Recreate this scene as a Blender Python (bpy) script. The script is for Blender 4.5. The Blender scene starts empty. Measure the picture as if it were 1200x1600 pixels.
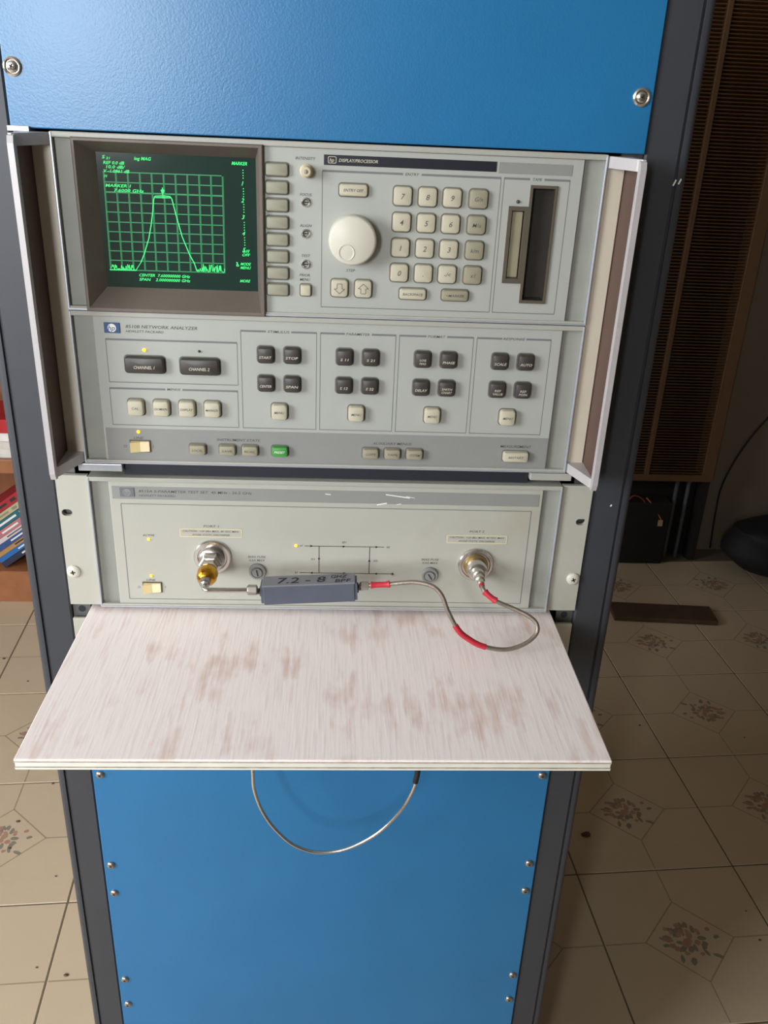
import bpy, bmesh, math, random
from mathutils import Vector, Matrix

random.seed(7)
sc = bpy.context.scene
col = sc.collection
ZT = 1350.0          # height (mm) of the top of the display unit above the floor

# ------------------------------------------------------------------ camera
pitch, yaw, roll = 0.428878, 0.0621181, 0.0448279
fw = Vector((math.sin(yaw)*math.cos(pitch), math.cos(yaw)*math.cos(pitch), -math.sin(pitch)))
rt = Vector((math.cos(yaw), -math.sin(yaw), 0)); up = rt.cross(fw)
R_ = math.cos(roll)*rt + math.sin(roll)*up
U_ = -math.sin(roll)*rt + math.cos(roll)*up
cam = bpy.data.cameras.new('camera'); cam.sensor_fit = 'VERTICAL'; cam.sensor_height = 36
cam.lens = 36*1353.66/1600; cam.clip_start = 0.02
co = bpy.data.objects.new('camera', cam); col.objects.link(co)
M = Matrix((R_, U_, -fw)).transposed().to_4x4()
M.translation = Vector((0.00606, -0.72098, (20.54+ZT)/1000))
co.matrix_world = M
sc.camera = co

# ------------------------------------------------------------------ world, daylight, exposure
w = bpy.data.worlds.new('world'); sc.world = w; w.use_nodes = True
bg = w.node_tree.nodes['Background']; bg.inputs[0].default_value = (0.75, 0.86, 1.0, 1); bg.inputs[1].default_value = 1.0
def area(name, loc, sx, sy, power, direction, color):
    l = bpy.data.lights.new(name, 'AREA'); l.shape = 'RECTANGLE'; l.size = sx; l.size_y = sy
    l.energy = power; l.color = color
    o = bpy.data.objects.new(name, l); col.objects.link(o); o.location = loc
    o.rotation_euler = Vector(direction).to_track_quat('-Z', 'Z').to_euler()
    return o
area('window_daylight', (-2.52, -1.75, 1.75), 1.4, 1.25, 62, (1, 0, 0), (0.93, 0.97, 1.0))
area('added_left_fill', (-2.52, 0.05, 1.6), 0.8, 1.2, 18, (1, 0, 0), (0.95, 0.97, 1.0))  # unseen source added to brighten the left floor and bookcase
area('door_daylight', (-0.98, -3.02, 1.70), 0.56, 0.76, 37, (0, 1, 0), (0.93, 0.97, 1.0))
vs = sc.view_settings
vs.view_transform = 'Standard'; vs.look = 'None'; vs.gamma = 1; vs.use_curve_mapping = False
vs.exposure = 0.98

# ------------------------------------------------------------------ materials
def lin(c):
    return tuple(((v/255)/12.92 if v/255 <= 0.04045 else ((v/255+0.055)/1.055)**2.4) for v in c)
def mat(name, rgb, rough=0.5, metal=0.0, var=0.06, scale=40, bump=0.0, bscale=300, emit=None, estr=0, spec=0.5, dirt=None, dscale=6, coat=0):
    m = bpy.data.materials.new(name); m.use_nodes = True
    nt = m.node_tree; N = nt.nodes; L = nt.links; b = N['Principled BSDF']
    c = lin(rgb)
    tc = N.new('ShaderNodeTexCoord')
    nz = N.new('ShaderNodeTexNoise'); nz.inputs['Scale'].default_value = scale; nz.inputs['Detail'].default_value = 4
    L.new(tc.outputs['Object'], nz.inputs['Vector'])
    rp = N.new('ShaderNodeValToRGB')
    rp.color_ramp.elements[0].position = 0.3; rp.color_ramp.elements[1].position = 0.7
    rp.color_ramp.elements[0].color = (*[x*(1-var) for x in c], 1)
    rp.color_ramp.elements[1].color = (*[min(1, x*(1+var)) for x in c], 1)
    L.new(nz.outputs['Fac'], rp.inputs['Fac'])
    out = rp.outputs['Color']
    if dirt:
        n2 = N.new('ShaderNodeTexNoise'); n2.inputs['Scale'].default_value = dscale; n2.inputs['Detail'].default_value = 6
        n2.inputs['Roughness'].default_value = 0.65
        L.new(tc.outputs['Object'], n2.inputs['Vector'])
        r2 = N.new('ShaderNodeMapRange'); r2.inputs[1].default_value = 0.55; r2.inputs[2].default_value = 0.75
        r2.inputs[4].default_value = 0.55
        L.new(n2.outputs['Fac'], r2.inputs[0])
        mx = N.new('ShaderNodeMix'); mx.data_type = 'RGBA'
        L.new(r2.outputs[0], mx.inputs['Factor']); L.new(out, mx.inputs['A']); mx.inputs['B'].default_value = (*lin(dirt), 1)
        out = mx.outputs['Result']
    L.new(out, b.inputs['Base Color'])
    b.inputs['Roughness'].default_value = rough; b.inputs['Metallic'].default_value = metal
    b.inputs['Specular IOR Level'].default_value = spec
    if coat: b.inputs['Coat Weight'].default_value = coat
    if bump:
        n3 = N.new('ShaderNodeTexNoise'); n3.inputs['Scale'].default_value = bscale; n3.inputs['Detail'].default_value = 2
        L.new(tc.outputs['Object'], n3.inputs['Vector'])
        bp = N.new('ShaderNodeBump'); bp.inputs['Strength'].default_value = bump; bp.inputs['Distance'].default_value = 0.001
        L.new(n3.outputs['Fac'], bp.inputs['Height']); L.new(bp.outputs['Normal'], b.inputs['Normal'])
    if emit:
        b.inputs['Emission Color'].default_value = (*lin(emit), 1); b.inputs['Emission Strength'].default_value = estr
    return m

def wood_board_mat():
    m = bpy.data.materials.new('whitewashed_plywood'); m.use_nodes = True
    nt = m.node_tree; N = nt.nodes; L = nt.links; b = N['Principled BSDF']
    tc = N.new('ShaderNodeTexCoord')
    mp = N.new('ShaderNodeMapping'); mp.inputs['Scale'].default_value = (1.0, 0.045, 1.0)
    L.new(tc.outputs['Object'], mp.inputs['Vector'])
    fine = N.new('ShaderNodeTexNoise'); fine.inputs['Scale'].default_value = 420; fine.inputs['Detail'].default_value = 5
    L.new(mp.outputs[0], fine.inputs['Vector'])
    mid = N.new('ShaderNodeTexNoise'); mid.inputs['Scale'].default_value = 120; mid.inputs['Detail'].default_value = 4
    mp2 = N.new('ShaderNodeMapping'); mp2.inputs['Scale'].default_value = (1.0, 0.16, 1.0)
    L.new(tc.outputs['Object'], mp2.inputs['Vector']); L.new(mp2.outputs[0], mid.inputs['Vector'])
    big = N.new('ShaderNodeTexNoise'); big.inputs['Scale'].default_value = 21; big.inputs['Detail'].default_value = 3
    mp3 = N.new('ShaderNodeMapping'); mp3.inputs['Scale'].default_value = (1.0, 0.75, 1.0); mp3.inputs['Location'].default_value = (0.37, 0.11, 0)
    L.new(tc.outputs['Object'], mp3.inputs['Vector']); L.new(mp3.outputs[0], big.inputs['Vector'])
    # patch weight: big patches broken by the middle noise
    ad = N.new('ShaderNodeMath'); ad.operation = 'MULTIPLY_ADD'; ad.inputs[1].default_value = 0.8
    L.new(mid.outputs['Fac'], ad.inputs[0]); L.new(big.outputs['Fac'], ad.inputs[2])
    r1 = N.new('ShaderNodeMapRange'); r1.inputs[1].default_value = 0.95; r1.inputs[2].default_value = 1.24; r1.inputs[4].default_value = 0.5
    L.new(ad.outputs[0], r1.inputs[0])
    r2 = N.new('ShaderNodeMapRange'); r2.inputs[1].default_value = 0.50; r2.inputs[2].default_value = 0.72; r2.inputs[4].default_value = 0.30
    L.new(fine.outputs['Fac'], r2.inputs[0])
    mx1 = N.new('ShaderNodeMix'); mx1.data_type = 'RGBA'
    mx1.inputs['A'].default_value = (*lin((246, 235, 233)), 1); mx1.inputs['B'].default_value = (*lin((208, 172, 156)), 1)
    L.new(r2.outputs[0], mx1.inputs['Factor'])
    mx2 = N.new('ShaderNodeMix'); mx2.data_type = 'RGBA'
    L.new(r1.outputs[0], mx2.inputs['Factor']); L.new(mx1.outputs['Result'], mx2.inputs['A']); mx2.inputs['B'].default_value = (*lin((184, 126, 96)), 1)
    L.new(mx2.outputs['Result'], b.inputs['Base Color'])
    b.inputs['Roughness'].default_value = 0.6
    bp = N.new('ShaderNodeBump'); bp.inputs['Strength'].default_value = 0.15; bp.inputs['Distance'].default_value = 0.001
    L.new(fine.outputs['Fac'], bp.inputs['Height']); L.new(bp.outputs['Normal'], b.inputs['Normal'])
    return m

MT = {
 'blue': mat('blue_enamel', (34, 108, 158), 0.33, var=0.05, scale=9, bump=0.10, bscale=700, spec=0.5),
 'rack': mat('charcoal_paint', (56, 58, 64), 0.5, var=0.06, scale=15, bump=0.06, bscale=900),
 'rackside': mat('charcoal_side_paint', (86, 92, 98), 0.5, var=0.06),
 'black': mat('black_shadow_gap', (30, 32, 42), 0.6),
 'zinc': mat('zinc_rail', (120, 122, 122), 0.4, metal=0.7, var=0.15),
 'beige': mat('beige_panel_paint', (165, 167, 161), 0.5, var=0.015, scale=20, bump=0.02, bscale=900),
 'beige_ear': mat('beige_ear_paint', (174, 172, 161), 0.5, var=0.03, scale=20),
 'stained': mat('stained_beige_panel', (171, 170, 160), 0.5, var=0.02, scale=20, dirt=(160, 153, 134), dscale=9),
 'trim': mat('grey_trim', (138, 139, 131), 0.5, var=0.05),
 'alu': mat('satin_aluminium_edge', (186, 190, 198), 0.38, metal=0.55, var=0.05),
 'frame': mat('grey_frame_paint', (164, 163, 155), 0.45, var=0.03),
 'greyband': mat('grey_band', (136, 136, 134), 0.5, var=0.02),
 'taupe': mat('taupe_bezel', (102, 92, 84), 0.5, var=0.08, scale=25, bump=0.1, bscale=600),
 'screen': mat('screen_glass', (34, 52, 47), 0.10, var=0.1, scale=10),
 'phosphor': mat('phosphor_bright', (40, 220, 100), 0.5, emit=(60, 220, 120), estr=0.5),
 'phosphor_dim': mat('phosphor_dim', (25, 90, 55), 0.5, emit=(40, 150, 90), estr=0.32),
 'key': mat('cream_key', (182, 175, 154), 0.5, var=0.03),
 'key_dark': mat('olive_key', (144, 138, 117), 0.5, var=0.03),
 'key_soft': mat('soft_key', (140, 138, 120), 0.5, var=0.03),
 'key_black': mat('dark_brown_key', (58, 53, 50), 0.42, var=0.05),
 'key_green': mat('green_key', (62, 140, 60), 0.45, var=0.05),
 'gap_shade': mat('key_gap_shade', (104, 102, 94), 0.7),
 'ink': mat('dark_ink', (82, 82, 81), 0.7),
 'ink_black': mat('black_ink', (40, 40, 44), 0.7),
 'ink_line': mat('grey_line_ink', (112, 113, 113), 0.7),
 'ink_pale': mat('pale_ink', (196, 190, 172), 0.7),
 'strip': mat('black_label_strip', (26, 27, 38), 0.4),
 'knob': mat('cream_knob', (204, 200, 186), 0.4, var=0.02),
 'brass_knob': mat('beige_knob', (190, 178, 150), 0.4),
 'chrome': mat('chrome', (210, 206, 200), 0.22, metal=0.95, var=0.08),
 'steel': mat('steel', (168, 162, 155), 0.33, metal=0.9, var=0.1),
 'gold': mat('gold_plate', (205, 150, 50), 0.25, metal=1.0, var=0.1),
 'brass': mat('dull_brass', (176, 150, 104), 0.35, metal=0.9, var=0.15),
 'logo_blue': mat('logo_blue', (40, 74, 120), 0.4), 'white': mat('white_paint', (226, 226, 222), 0.45),
 'logo_grey': mat('logo_grey', (108, 110, 116), 0.4),
 'slot': mat('tape_slot_frame', (84, 76, 64), 0.5), 'slot_in': mat('tape_slot_inside', (44, 40, 36), 0.5),
 'olive': mat('tape_window', (142, 136, 112), 0.4),
 'led_on': mat('led_amber', (255, 170, 30), 0.3, emit=(255, 172, 18), estr=1.5),
 'led_off': mat('led_dark', (70, 62, 58), 0.3),
 'switch': mat('cream_rocker', (226, 205, 150), 0.4, var=0.03), 'switch_lit': mat('cream_rocker_lit', (238, 222, 182), 0.4, var=0.03),  # paler copy puts the light on the tilted rocker half into its colour
 'handle': mat('handle_paint', (182, 177, 178), 0.42, metal=0.15, var=0.04, dirt=(150, 140, 138), dscale=25),
 'handle_flange': mat('handle_flange', (194, 184, 168), 0.5, var=0.03),
 'brown': mat('brown_insert', (84, 62, 54), 0.5, var=0.08, scale=15),
 'filter': mat('filter_slate_paint', (80, 84, 97), 0.45, var=0.06), 'filter_top': mat('filter_grey_paint', (114, 114, 120), 0.45, var=0.06),
 'marker': mat('marker_ink', (24, 24, 30), 0.5),
 'red': mat('red_sleeve', (186, 40, 56), 0.45), 'cable': mat('bronze_braid', (150, 138, 126), 0.36, metal=0.7, var=0.1, scale=200, bump=0.3, bscale=1500),
 'rubber': mat('black_rubber', (22, 22, 24), 0.6),
 'ply': wood_board_mat(),
 'ply_edge': mat('ply_edge_paint', (222, 222, 212), 0.6, var=0.05, scale=60), 'ply_glue': mat('ply_edge_wood', (176, 160, 142), 0.7, var=0.2, scale=120),
 'grout': mat('grout', (104, 92, 76), 0.8), 'tile': mat('glazed_tile', (198, 178, 152), 0.42, var=0.03, scale=6, bump=0.03, bscale=60, dirt=(180, 160, 132), dscale=3),
 'tline': mat('tile_line_print', (158, 140, 118), 0.45), 'rose': mat('rose_print', (172, 130, 116), 0.45), 'leaf': mat('leaf_print', (136, 128, 112), 0.45), 'bud': mat('bud_print', (172, 140, 114), 0.45),
 'wall': mat('wall_plaster', (118, 106, 90), 0.8, var=0.05, scale=5, bump=0.1, bscale=60),
 'ceil': mat('ceiling_plaster', (170, 164, 150), 0.9),
 'tan': mat('tan_heater_paint', (98, 70, 46), 0.5, var=0.08), 'slat': mat('brown_slat', (94, 63, 37), 0.5, var=0.1), 'dark': mat('dark_interior', (22, 18, 17), 0.8),
 'oak': mat('varnished_wood', (152, 98, 64), 0.45, var=0.15, scale=18), 'plank': mat('dark_plank', (80, 60, 44), 0.6, var=0.2, scale=20),
 'bag': mat('black_nylon', (22, 22, 26), 0.7, bump=0.3, bscale=200), 'wire_red': mat('red_wire', (150, 50, 30), 0.5), 'wire_or': mat('orange_wire', (190, 110, 50), 0.5), 'tag': mat('paper_tag', (190, 160, 120), 0.6),
 'sticker_y': mat('sticker_border_yellow', (214, 200, 156), 0.6),
 'paper': mat('book_pages', (222, 214, 196), 0.8, var=0.05, scale=200), 'winframe': mat('window_frame_paint', (200, 198, 190), 0.5),
}

# ------------------------------------------------------------------ mesh helpers (all in mm, rack frame)
class MB:
    def __init__(s): s.v = []; s.f = []; s.m = []; s.xf = None
    def add(s, vs, fs, mi=0):
        o = len(s.v)
        s.v += [tuple(s.xf @ Vector(p)) if s.xf else tuple(p) for p in vs]
        s.f += [tuple(i+o for i in f) for f in fs]
        s.m += [mi]*len(fs) if isinstance(mi, int) else list(mi)
        return s
    def box(s, x0, x1, y0, y1, z0, z1, mi=0):
        vs = [(x, y, z) for x in (x0, x1) for y in (y0, y1) for z in (z0, z1)]
        return s.add(vs, [(0,1,3,2),(4,6,7,5),(0,4,5,1),(2,3,7,6),(0,2,6,4),(1,5,7,3)], mi)
    def rbox(s, x0, x1, y0, y1, z0, z1, b=1.0, mi=0, seg=2):
        bm = bmesh.new(); bmesh.ops.create_cube(bm, size=1)
        for v in bm.verts: v.co = Vector(((x0+x1)/2+v.co.x*(x1-x0), (y0+y1)/2+v.co.y*(y1-y0), (z0+z1)/2+v.co.z*(z1-z0)))
        bmesh.ops.bevel(bm, geom=bm.edges[:], offset=b, segments=seg, affect='EDGES', profile=0.5)
        bm.verts.index_update()
        s.add([v.co[:] for v in bm.verts], [tuple(v.index for v in f.verts) for f in bm.faces], mi); bm.free(); return s
    def rings(s, rs, mi=0, cap0=True, cap1=True, mis=None):
        n = len(rs[0]); vs = [p for r in rs for p in r]; fs = []; ms = []
        for k in range(len(rs)-1):
            for i in range(n):
                fs.append((k*n+i, k*n+(i+1) % n, (k+1)*n+(i+1) % n, (k+1)*n+i)); ms.append(mis[k] if mis else mi)
        if cap0: fs.append(tuple(range(n-1, -1, -1))); ms.append(mis[0] if mis else mi)
        if cap1: fs.append(tuple((len(rs)-1)*n+i for i in range(n))); ms.append(mis[-1] if mis else mi)
        return s.add(vs, fs, ms)
    def lathe(s, prof, c=(0, 0, 0), seg=28, mi=0, mis=None, cap0=False, cap1=True):
        # profile of (radius, y), axis along Y
        rs = [[(c[0]+r*math.cos(2*math.pi*i/seg), c[1]+y, c[2]+r*math.sin(2*math.pi*i/seg)) for i in range(seg)] for r, y in prof]
        return s.rings(rs, mi, cap0, cap1, mis)
    def tube(s, path, r, seg=10, mi=0):
        P = [Vector(p) for p in path]; rs = []
        t = (P[1]-P[0]).normalized(); u = t.orthogonal().normalized()
        for i, p in enumerate(P):
            t = (P[min(i+1, len(P)-1)]-P[max(i-1, 0)]).normalized()
            u = (u-t*u.dot(t)).normalized(); b = t.cross(u)
            rr = r[i] if isinstance(r, (list, tuple)) else r
            rs.append([tuple(p+u*rr*math.cos(2*math.pi*k/seg)+b*rr*math.sin(2*math.pi*k/seg)) for k in range(seg)])
        return s.rings(rs, mi)
    def prism_x(s, yz, x0, x1, mi=0):
        return s.rings([[(x0, y, z) for y, z in yz], [(x1, y, z) for y, z in yz]], mi)
    def prism_y(s, xz, y0, y1, mi=0):
        return s.rings([[(x, y0, z) for x, z in xz], [(x, y1, z) for x, z in xz]], mi)
    def rect(s, x0, x1, z0, z1, y, mi=0):
        return s.add([(x0, y, z0), (x1, y, z0), (x1, y, z1), (x0, y, z1)], [(0, 1, 2, 3)], mi)
    def line(s, a, b, wd, y, mi=0):
        a = Vector(a); b = Vector(b); d = (b-a).normalized(); n = Vector((-d.y, d.x))*wd/2
        ps = [a-n, b-n, b+n, a+n]
        return s.add([(p.x, y, p.y) for p in ps], [(0, 1, 2, 3)], mi)
    def outline(s, x0, x1, z0, z1, wd, y, mi=0):
        s.line((x0, z0), (x1, z0), wd, y, mi); s.line((x0, z1), (x1, z1), wd, y, mi)
        s.line((x0, z0), (x0, z1), wd, y, mi); s.line((x1, z0), (x1, z1), wd, y, mi); return s
    def text(s, t, x, z, h, y, wd=None, mi=0, shear=0.22, align='C', spread=1.0):
        vs, fs, (a0, a1, b0, b1) = glyphs(t)
        k = h/0.72; kx = k if wd is None else wd/max(1e-6, a1-a0); kx *= spread
        cx = (a0+a1)/2 if align == 'C' else a0
        return s.add([(x+(p[0]-cx)*kx+shear*(p[1]-0.36)*k, y, z+(p[1]-0.36)*k) for p in vs], fs, mi)
    def words(s, parent, ink, items, y, shear=0.22):
        for it in items:
            t, x, z, h, wd = it[:5]; al = it[5] if len(it) > 5 else 'C'
            MB().text(t, x, z, h, y, wd=wd, align=al, shear=shear).make('printed_word', ink, parent, (x, y, z), smooth='flat')
    def make(s, name, mats, parent=None, loc=(0, 0, 0), smooth=None):
        me = bpy.data.meshes.new(name)
        me.from_pydata([((p[0]-loc[0])/1000, (p[1]-loc[1])/1000, (p[2]-loc[2])/1000) for p in s.v], [], s.f)
        if not isinstance(mats, (list, tuple)): mats = [mats]
        for m in mats: me.materials.append(MT[m])
        me.polygons.foreach_set('material_index', s.m)
        bm = bmesh.new(); bm.from_mesh(me); bmesh.ops.recalc_face_normals(bm, faces=bm.faces[:]) if smooth != 'flat' else None
        bm.to_mesh(me); bm.free()
        if smooth and smooth != 'flat':
            me.polygons.foreach_set('use_smooth', [True]*len(me.polygons)); me.set_sharp_from_angle(angle=math.radians(smooth))
        return place(name, me, parent, loc)
WLOC = {}
def place(name, me, parent=None, loc=(0, 0, 0)):
    o = bpy.data.objects.new(name, me); col.objects.link(o)
    wl = Vector((loc[0]/1000, loc[1]/1000, (loc[2]+ZT)/1000)); WLOC[o.name] = wl
    if parent: o.parent = parent; o.location = wl-WLOC[parent.name]
    else: o.location = wl
    return o
def thing(name, loc, label, cat, group=None):
    o = place(name, None, None, loc); return tag(o, label, cat, group)
def tag(o, label=None, cat=None, group=None, kind=None):
    if label: o['label'] = label
    if cat: o['category'] = cat
    if group: o['group'] = group
    if kind: o['kind'] = kind
    return o
_gc = {}
def glyphs(t):
    if t not in _gc:
        c = bpy.data.curves.new('t', 'FONT'); c.body = t; c.resolution_u = 2; c.size = 1; c.offset = 0.008
        o = bpy.data.objects.new('t', c); col.objects.link(o)
        me = bpy.data.meshes.new_from_object(o)
        vs = [v.co[:] for v in me.vertices]; fs = [tuple(p.vertices) for p in me.polygons]
        bpy.data.objects.remove(o); bpy.data.curves.remove(c); bpy.data.meshes.remove(me)
        xs = [v[0] for v in vs] or [0]; ys = [v[1] for v in vs] or [0]
        _gc[t] = (vs, fs, (min(xs), max(xs), min(ys), max(ys)))
    return _gc[t]
def rrect(w, h, r, y, n=4, cx=0, cz=0):
    out = []
    for sx, sz, a0 in ((1, 1, 0), (-1, 1, 90), (-1, -1, 180), (1, -1, 270)):
        for k in range(n+1):
            a = math.radians(a0+90*k/n)
            out.append((cx+sx*(w/2-r)+r*math.cos(a), y, cz+sz*(h/2-r)+r*math.sin(a)))
    return out
def spline(pts, n=8):
    P = [Vector(p) for p in pts]; P = [2*P[0]-P[1]]+P+[2*P[-1]-P[-2]]; out = []
    for i in range(1, len(P)-2):
        for k in range(n):
            t = k/n; a, b, c, d = P[i-1:i+3]
            out.append(0.5*((2*b)+(c-a)*t+(2*a-5*b+4*c-d)*t*t+(3*b-a-3*c+d)*t**3))
    out.append(P[-2]); return out

_kc = {}
def key(parent, x, z, wd, ht, m, legend=None, y=-3.0, d=3.6, lh=2.4, ink=None, r=2.6, name='key', lw=None):
    k = (round(wd, 1), round(ht, 1), m, d)
    if k not in _kc:
        b = MB()
        b.rings([rrect(wd+2.0, ht+2.0, r+0.8, 0.2), rrect(wd+2.0, ht+2.0, r+0.8, -0.25), rrect(wd, ht, r, -0.25)], 1, cap1=False)  # dark skirt that paints the shade in the gap around each key
        b.rings([rrect(wd, ht, r, 0), rrect(wd-0.3, ht-0.3, r, -d*0.72), rrect(wd-1.0, ht-1.0, r-0.2, -d*0.93), rrect(wd-2.2, ht-2.2, max(0.6, r-0.7), -d)], 0)
        o = b.make(name, [m, 'gap_shade'], parent, (0, 0, 0), smooth=40); _kc[k] = o.data
        bpy.data.objects.remove(o)
    o = place(name, _kc[k], parent, (x, y, z))
    if legend:
        t = MB(); ls = legend.split('/n/'); ink = ink or ('ink_pale' if m in ('key_black', 'key_green') else 'ink')
        for i, l in enumerate(ls):
            t.text(l, x, z-1.4*(m == 'key_black')+(len(ls)-1)*1.45-i*2.9, lh if len(ls) == 1 else 1.9, y-d-0.08, wd=(min(lw, wd*0.78) if lw and len(ls) == 1 else 1.75*len(l) if lw else None))
        t.make('legend', ink, o, (x, y, z), smooth='flat')
    return o

def screw(parent, x, y, z, r=5.5, washer=0.0, m='steel', ht=3.0, name='screw'):
    b = MB()
    if washer: b.lathe([(washer, 0.0), (washer, -1.2), (washer-1.2, -2.0), (r, -1.5)], (x, y, z), mi=0, cap1=False)
    b.lathe([(r, 0), (r, -ht*0.4), (r*0.86, -ht*0.75), (r*0.5, -ht), (0.05, -ht*1.05)], (x, y, z))
    o = b.make(name, m, parent, (x, y, z), smooth=35)
    c = MB(); a = r*0.36; t = r*0.10
    c.xf = Matrix.Translation((x, y-ht*0.9, z)) @ Matrix.Rotation(0.5+x, 4, 'Y')
    c.box(-a, a, -0.6, 0.3, -t, t); c.box(-t, t, -0.6, 0.3, -a, a)
    c.make('screw_recess', 'ink_black', o, (x, y, z))
    return o
def led(parent, x, z, on, r=1.5, y=-3.0):
    r *= 0.85
    b = MB(); b.lathe([(r*1.15, 0.1), (r*1.1, -0.4), (r, -0.7), (r*0.8, -1.4), (r*0.4, -1.8), (0.05, -1.95)], (x, y, z), seg=14)
    return b.make('indicator_light', 'led_on' if on else 'led_off', parent, (x, y, z), smooth=60)
def badge(parent, x0, x1, z0, z1, base, circ, y):
    cx, cz = (x0+x1)/2, (z0+z1)/2; r = (z1-z0)*0.40
    o = MB().rbox(x0, x1, y-0.8, y+0.3, z0, z1, 0.3).make('badge', base, parent, (cx, y, cz))
    b = MB(); b.lathe([(r, -0.82), (r, -0.95)], (cx, y, cz), seg=24, mi=0); b.make('badge_disc', circ, o, (cx, y, cz))
    t = MB(); t.text('hp', cx, cz+0.1, r*1.25, y-1.05, shear=0.3); t.make('badge_lettering', base, o, (cx, y, cz), smooth='flat')
    return o
def rocker(parent, x, z):
    o = MB().rbox(x-9, x+9, -4.2, -2.6, z-5.6, z+5.6, 0.5).make('power_switch', 'slot', parent, (x, -3, z))
    b = MB()
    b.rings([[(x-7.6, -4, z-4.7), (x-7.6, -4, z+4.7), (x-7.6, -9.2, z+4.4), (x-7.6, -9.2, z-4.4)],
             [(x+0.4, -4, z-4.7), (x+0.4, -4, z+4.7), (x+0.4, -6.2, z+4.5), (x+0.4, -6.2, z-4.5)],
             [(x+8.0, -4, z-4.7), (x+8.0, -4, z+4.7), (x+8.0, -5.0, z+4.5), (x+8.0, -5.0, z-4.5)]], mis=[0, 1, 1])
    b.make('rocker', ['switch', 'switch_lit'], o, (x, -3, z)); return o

# ================================================================== THE SETTING
XL, XR, YB, YF, ZF, ZC = -2500, 2100, 2000, -3000, -1350, 1150
fl = MB().box(XL-150, XR+150, YF-150, YB+150, ZF-60, ZF-1.2).make('floor', 'grout', None, (0, 0, ZF)); tag(fl, kind='structure')
th = math.radians(3.5); T = 330.0; cu, cv = math.cos(th), math.sin(th)
tile_me = MB().rbox(-163.6, 163.6, -163.6, 163.6, -8, 0, 1.2, seg=1).make('tile', 'tile', None); tm = tile_me.data; bpy.data.objects.remove(tile_me)
pb = MB()
def fpoly(pts, z, mi): pb.add([(x, y, z) for x, y in pts], [tuple(range(len(pts)))], mi)
def fline(a, b, wd, mi=0):
    a = Vector(a); b = Vector(b); d = (b-a).normalized(); n = Vector((-d.y, d.x))*wd/2
    fpoly([a-n, b-n, b+n, a+n], 0.15, mi)
hd = 0.26*T
for i in range(4):
    a = math.radians(90*i); b2 = math.radians(90*i+90)
    pa = (hd*math.cos(a), hd*math.sin(a)); p2 = (hd*math.cos(b2), hd*math.sin(b2))
    fline(pa, p2, 2.6); fline(pa, (162*math.cos(a), 162*math.sin(a)), 2.6)
rnd = random.Random(3)
def blob(cx, cy, rx, ry, ang, mi, z):
    pts = []
    for k in range(9):
        a = 2*math.pi*k/9; q = rnd.uniform(0.75, 1.15)
        x, y = rx*q*math.cos(a), ry*q*math.sin(a)
        pts.append((cx+x*math.cos(ang)-y*math.sin(ang), cy+x*math.sin(ang)+y*math.cos(ang)))
    fpoly(pts, z, mi)
for k in range(26):
    a = rnd.uniform(0, 6.28); rr = rnd.uniform(20, 60)
    blob(rr*math.cos(a)*1.05, rr*math.sin(a)*0.8, rnd.uniform(6, 11), rnd.uniform(3, 5.5), a+rnd.uniform(-.6, .6), 2, 0.15+k*0.003)
for k in range(15):
    a = rnd.uniform(0, 6.28); rr = rnd.uniform(16, 54)
    blob(rr*math.cos(a)*1.05, rr*math.sin(a)*0.8, rnd.uniform(4, 8), rnd.uniform(4, 6.5), a, 3 if k % 2 else 1, 0.25+k*0.003)
for k in range(8): blob(rnd.uniform(-12, 12), rnd.uniform(-10, 10), rnd.uniform(6, 10), rnd.uniform(5, 8), rnd.uniform(0, 3), 1 if k % 3 else 3, 0.32+k*0.003)
po = pb.make('printed_flower', ['tline', 'rose', 'leaf', 'bud'], None, smooth='flat'); pm = po.data; bpy.data.objects.remove(po)
for i in range(-9, 8):
    for j in range(-2, 9):
        u, v = (i+0.5+0.745)*T, (j+0.5+0.72)*T
        x = u*cu-v*cv+6.06; y = u*cv+v*cu-720.98
        if not (XL+175 < x < XR-175 and y < YB-175): continue
        t = place('tile', tm, fl, (x, y, ZF)); t.rotation_euler.z = th
        f = bpy.data.objects.new('printed_flower', pm); col.objects.link(f); f.parent = t; f.rotation_euler.z = rnd.choice((0, 0, math.pi))

def wall(name, b, m='wall'): return tag(b.make(name, m, None, (0, 0, ZF)), kind='structure')
wall('wall_back', MB().box(XL-120, XR+120, YB, YB+120, ZF, ZC))
wall('wall_right', MB().box(XR, XR+120, YF, YB, ZF, ZC))
b = MB(); y0, y1, z0, z1 = -2450, -1050, -225, 1025      # window opening in the left wall
w0, w1, v0, v1 = -350, 450, -350, 850                     # second opening beside the rack, added to let the left floor fill in
b.box(XL-120, XL, YF, y0, ZF, ZC).box(XL-120, XL, y1, w0, ZF, ZC).box(XL-120, XL, w1, YB, ZF, ZC).box(XL-120, XL, y0, y1, ZF, z0).box(XL-120, XL, y0, y1, z1, ZC).box(XL-120, XL, w0, w1, ZF, v0).box(XL-120, XL, w0, w1, v1, ZC); wall('wall_left', b)
b = MB(); x0, x1, dz = -1280, -680, 740                 # glazed door opening in the wall behind the camera
b.box(XL-120, x0, YF-120, YF, ZF, ZC).box(x1, XR+120, YF-120, YF, ZF, ZC).box(x0, x1, YF-120, YF, dz, ZC).box(x0, x1, YF-120, YF, ZF, -40)
b.box(-560, XR, YF, -1900, ZF, ZC); wall('wall_front_and_shade_block', b)   # solid block added behind the camera to keep door light off the right floor
tag(MB().box(XL-120, XR+120, YF-120, YB+120, ZC, ZC+100).make('ceiling', 'ceil', None, (0, 0, ZC)), kind='structure')
b = MB()
for a, c in ((y0, y0+40), (y1-40, y1), (-1770, -1730)): b.box(XL-80, XL-40, a, c, z0, z1)
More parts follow.
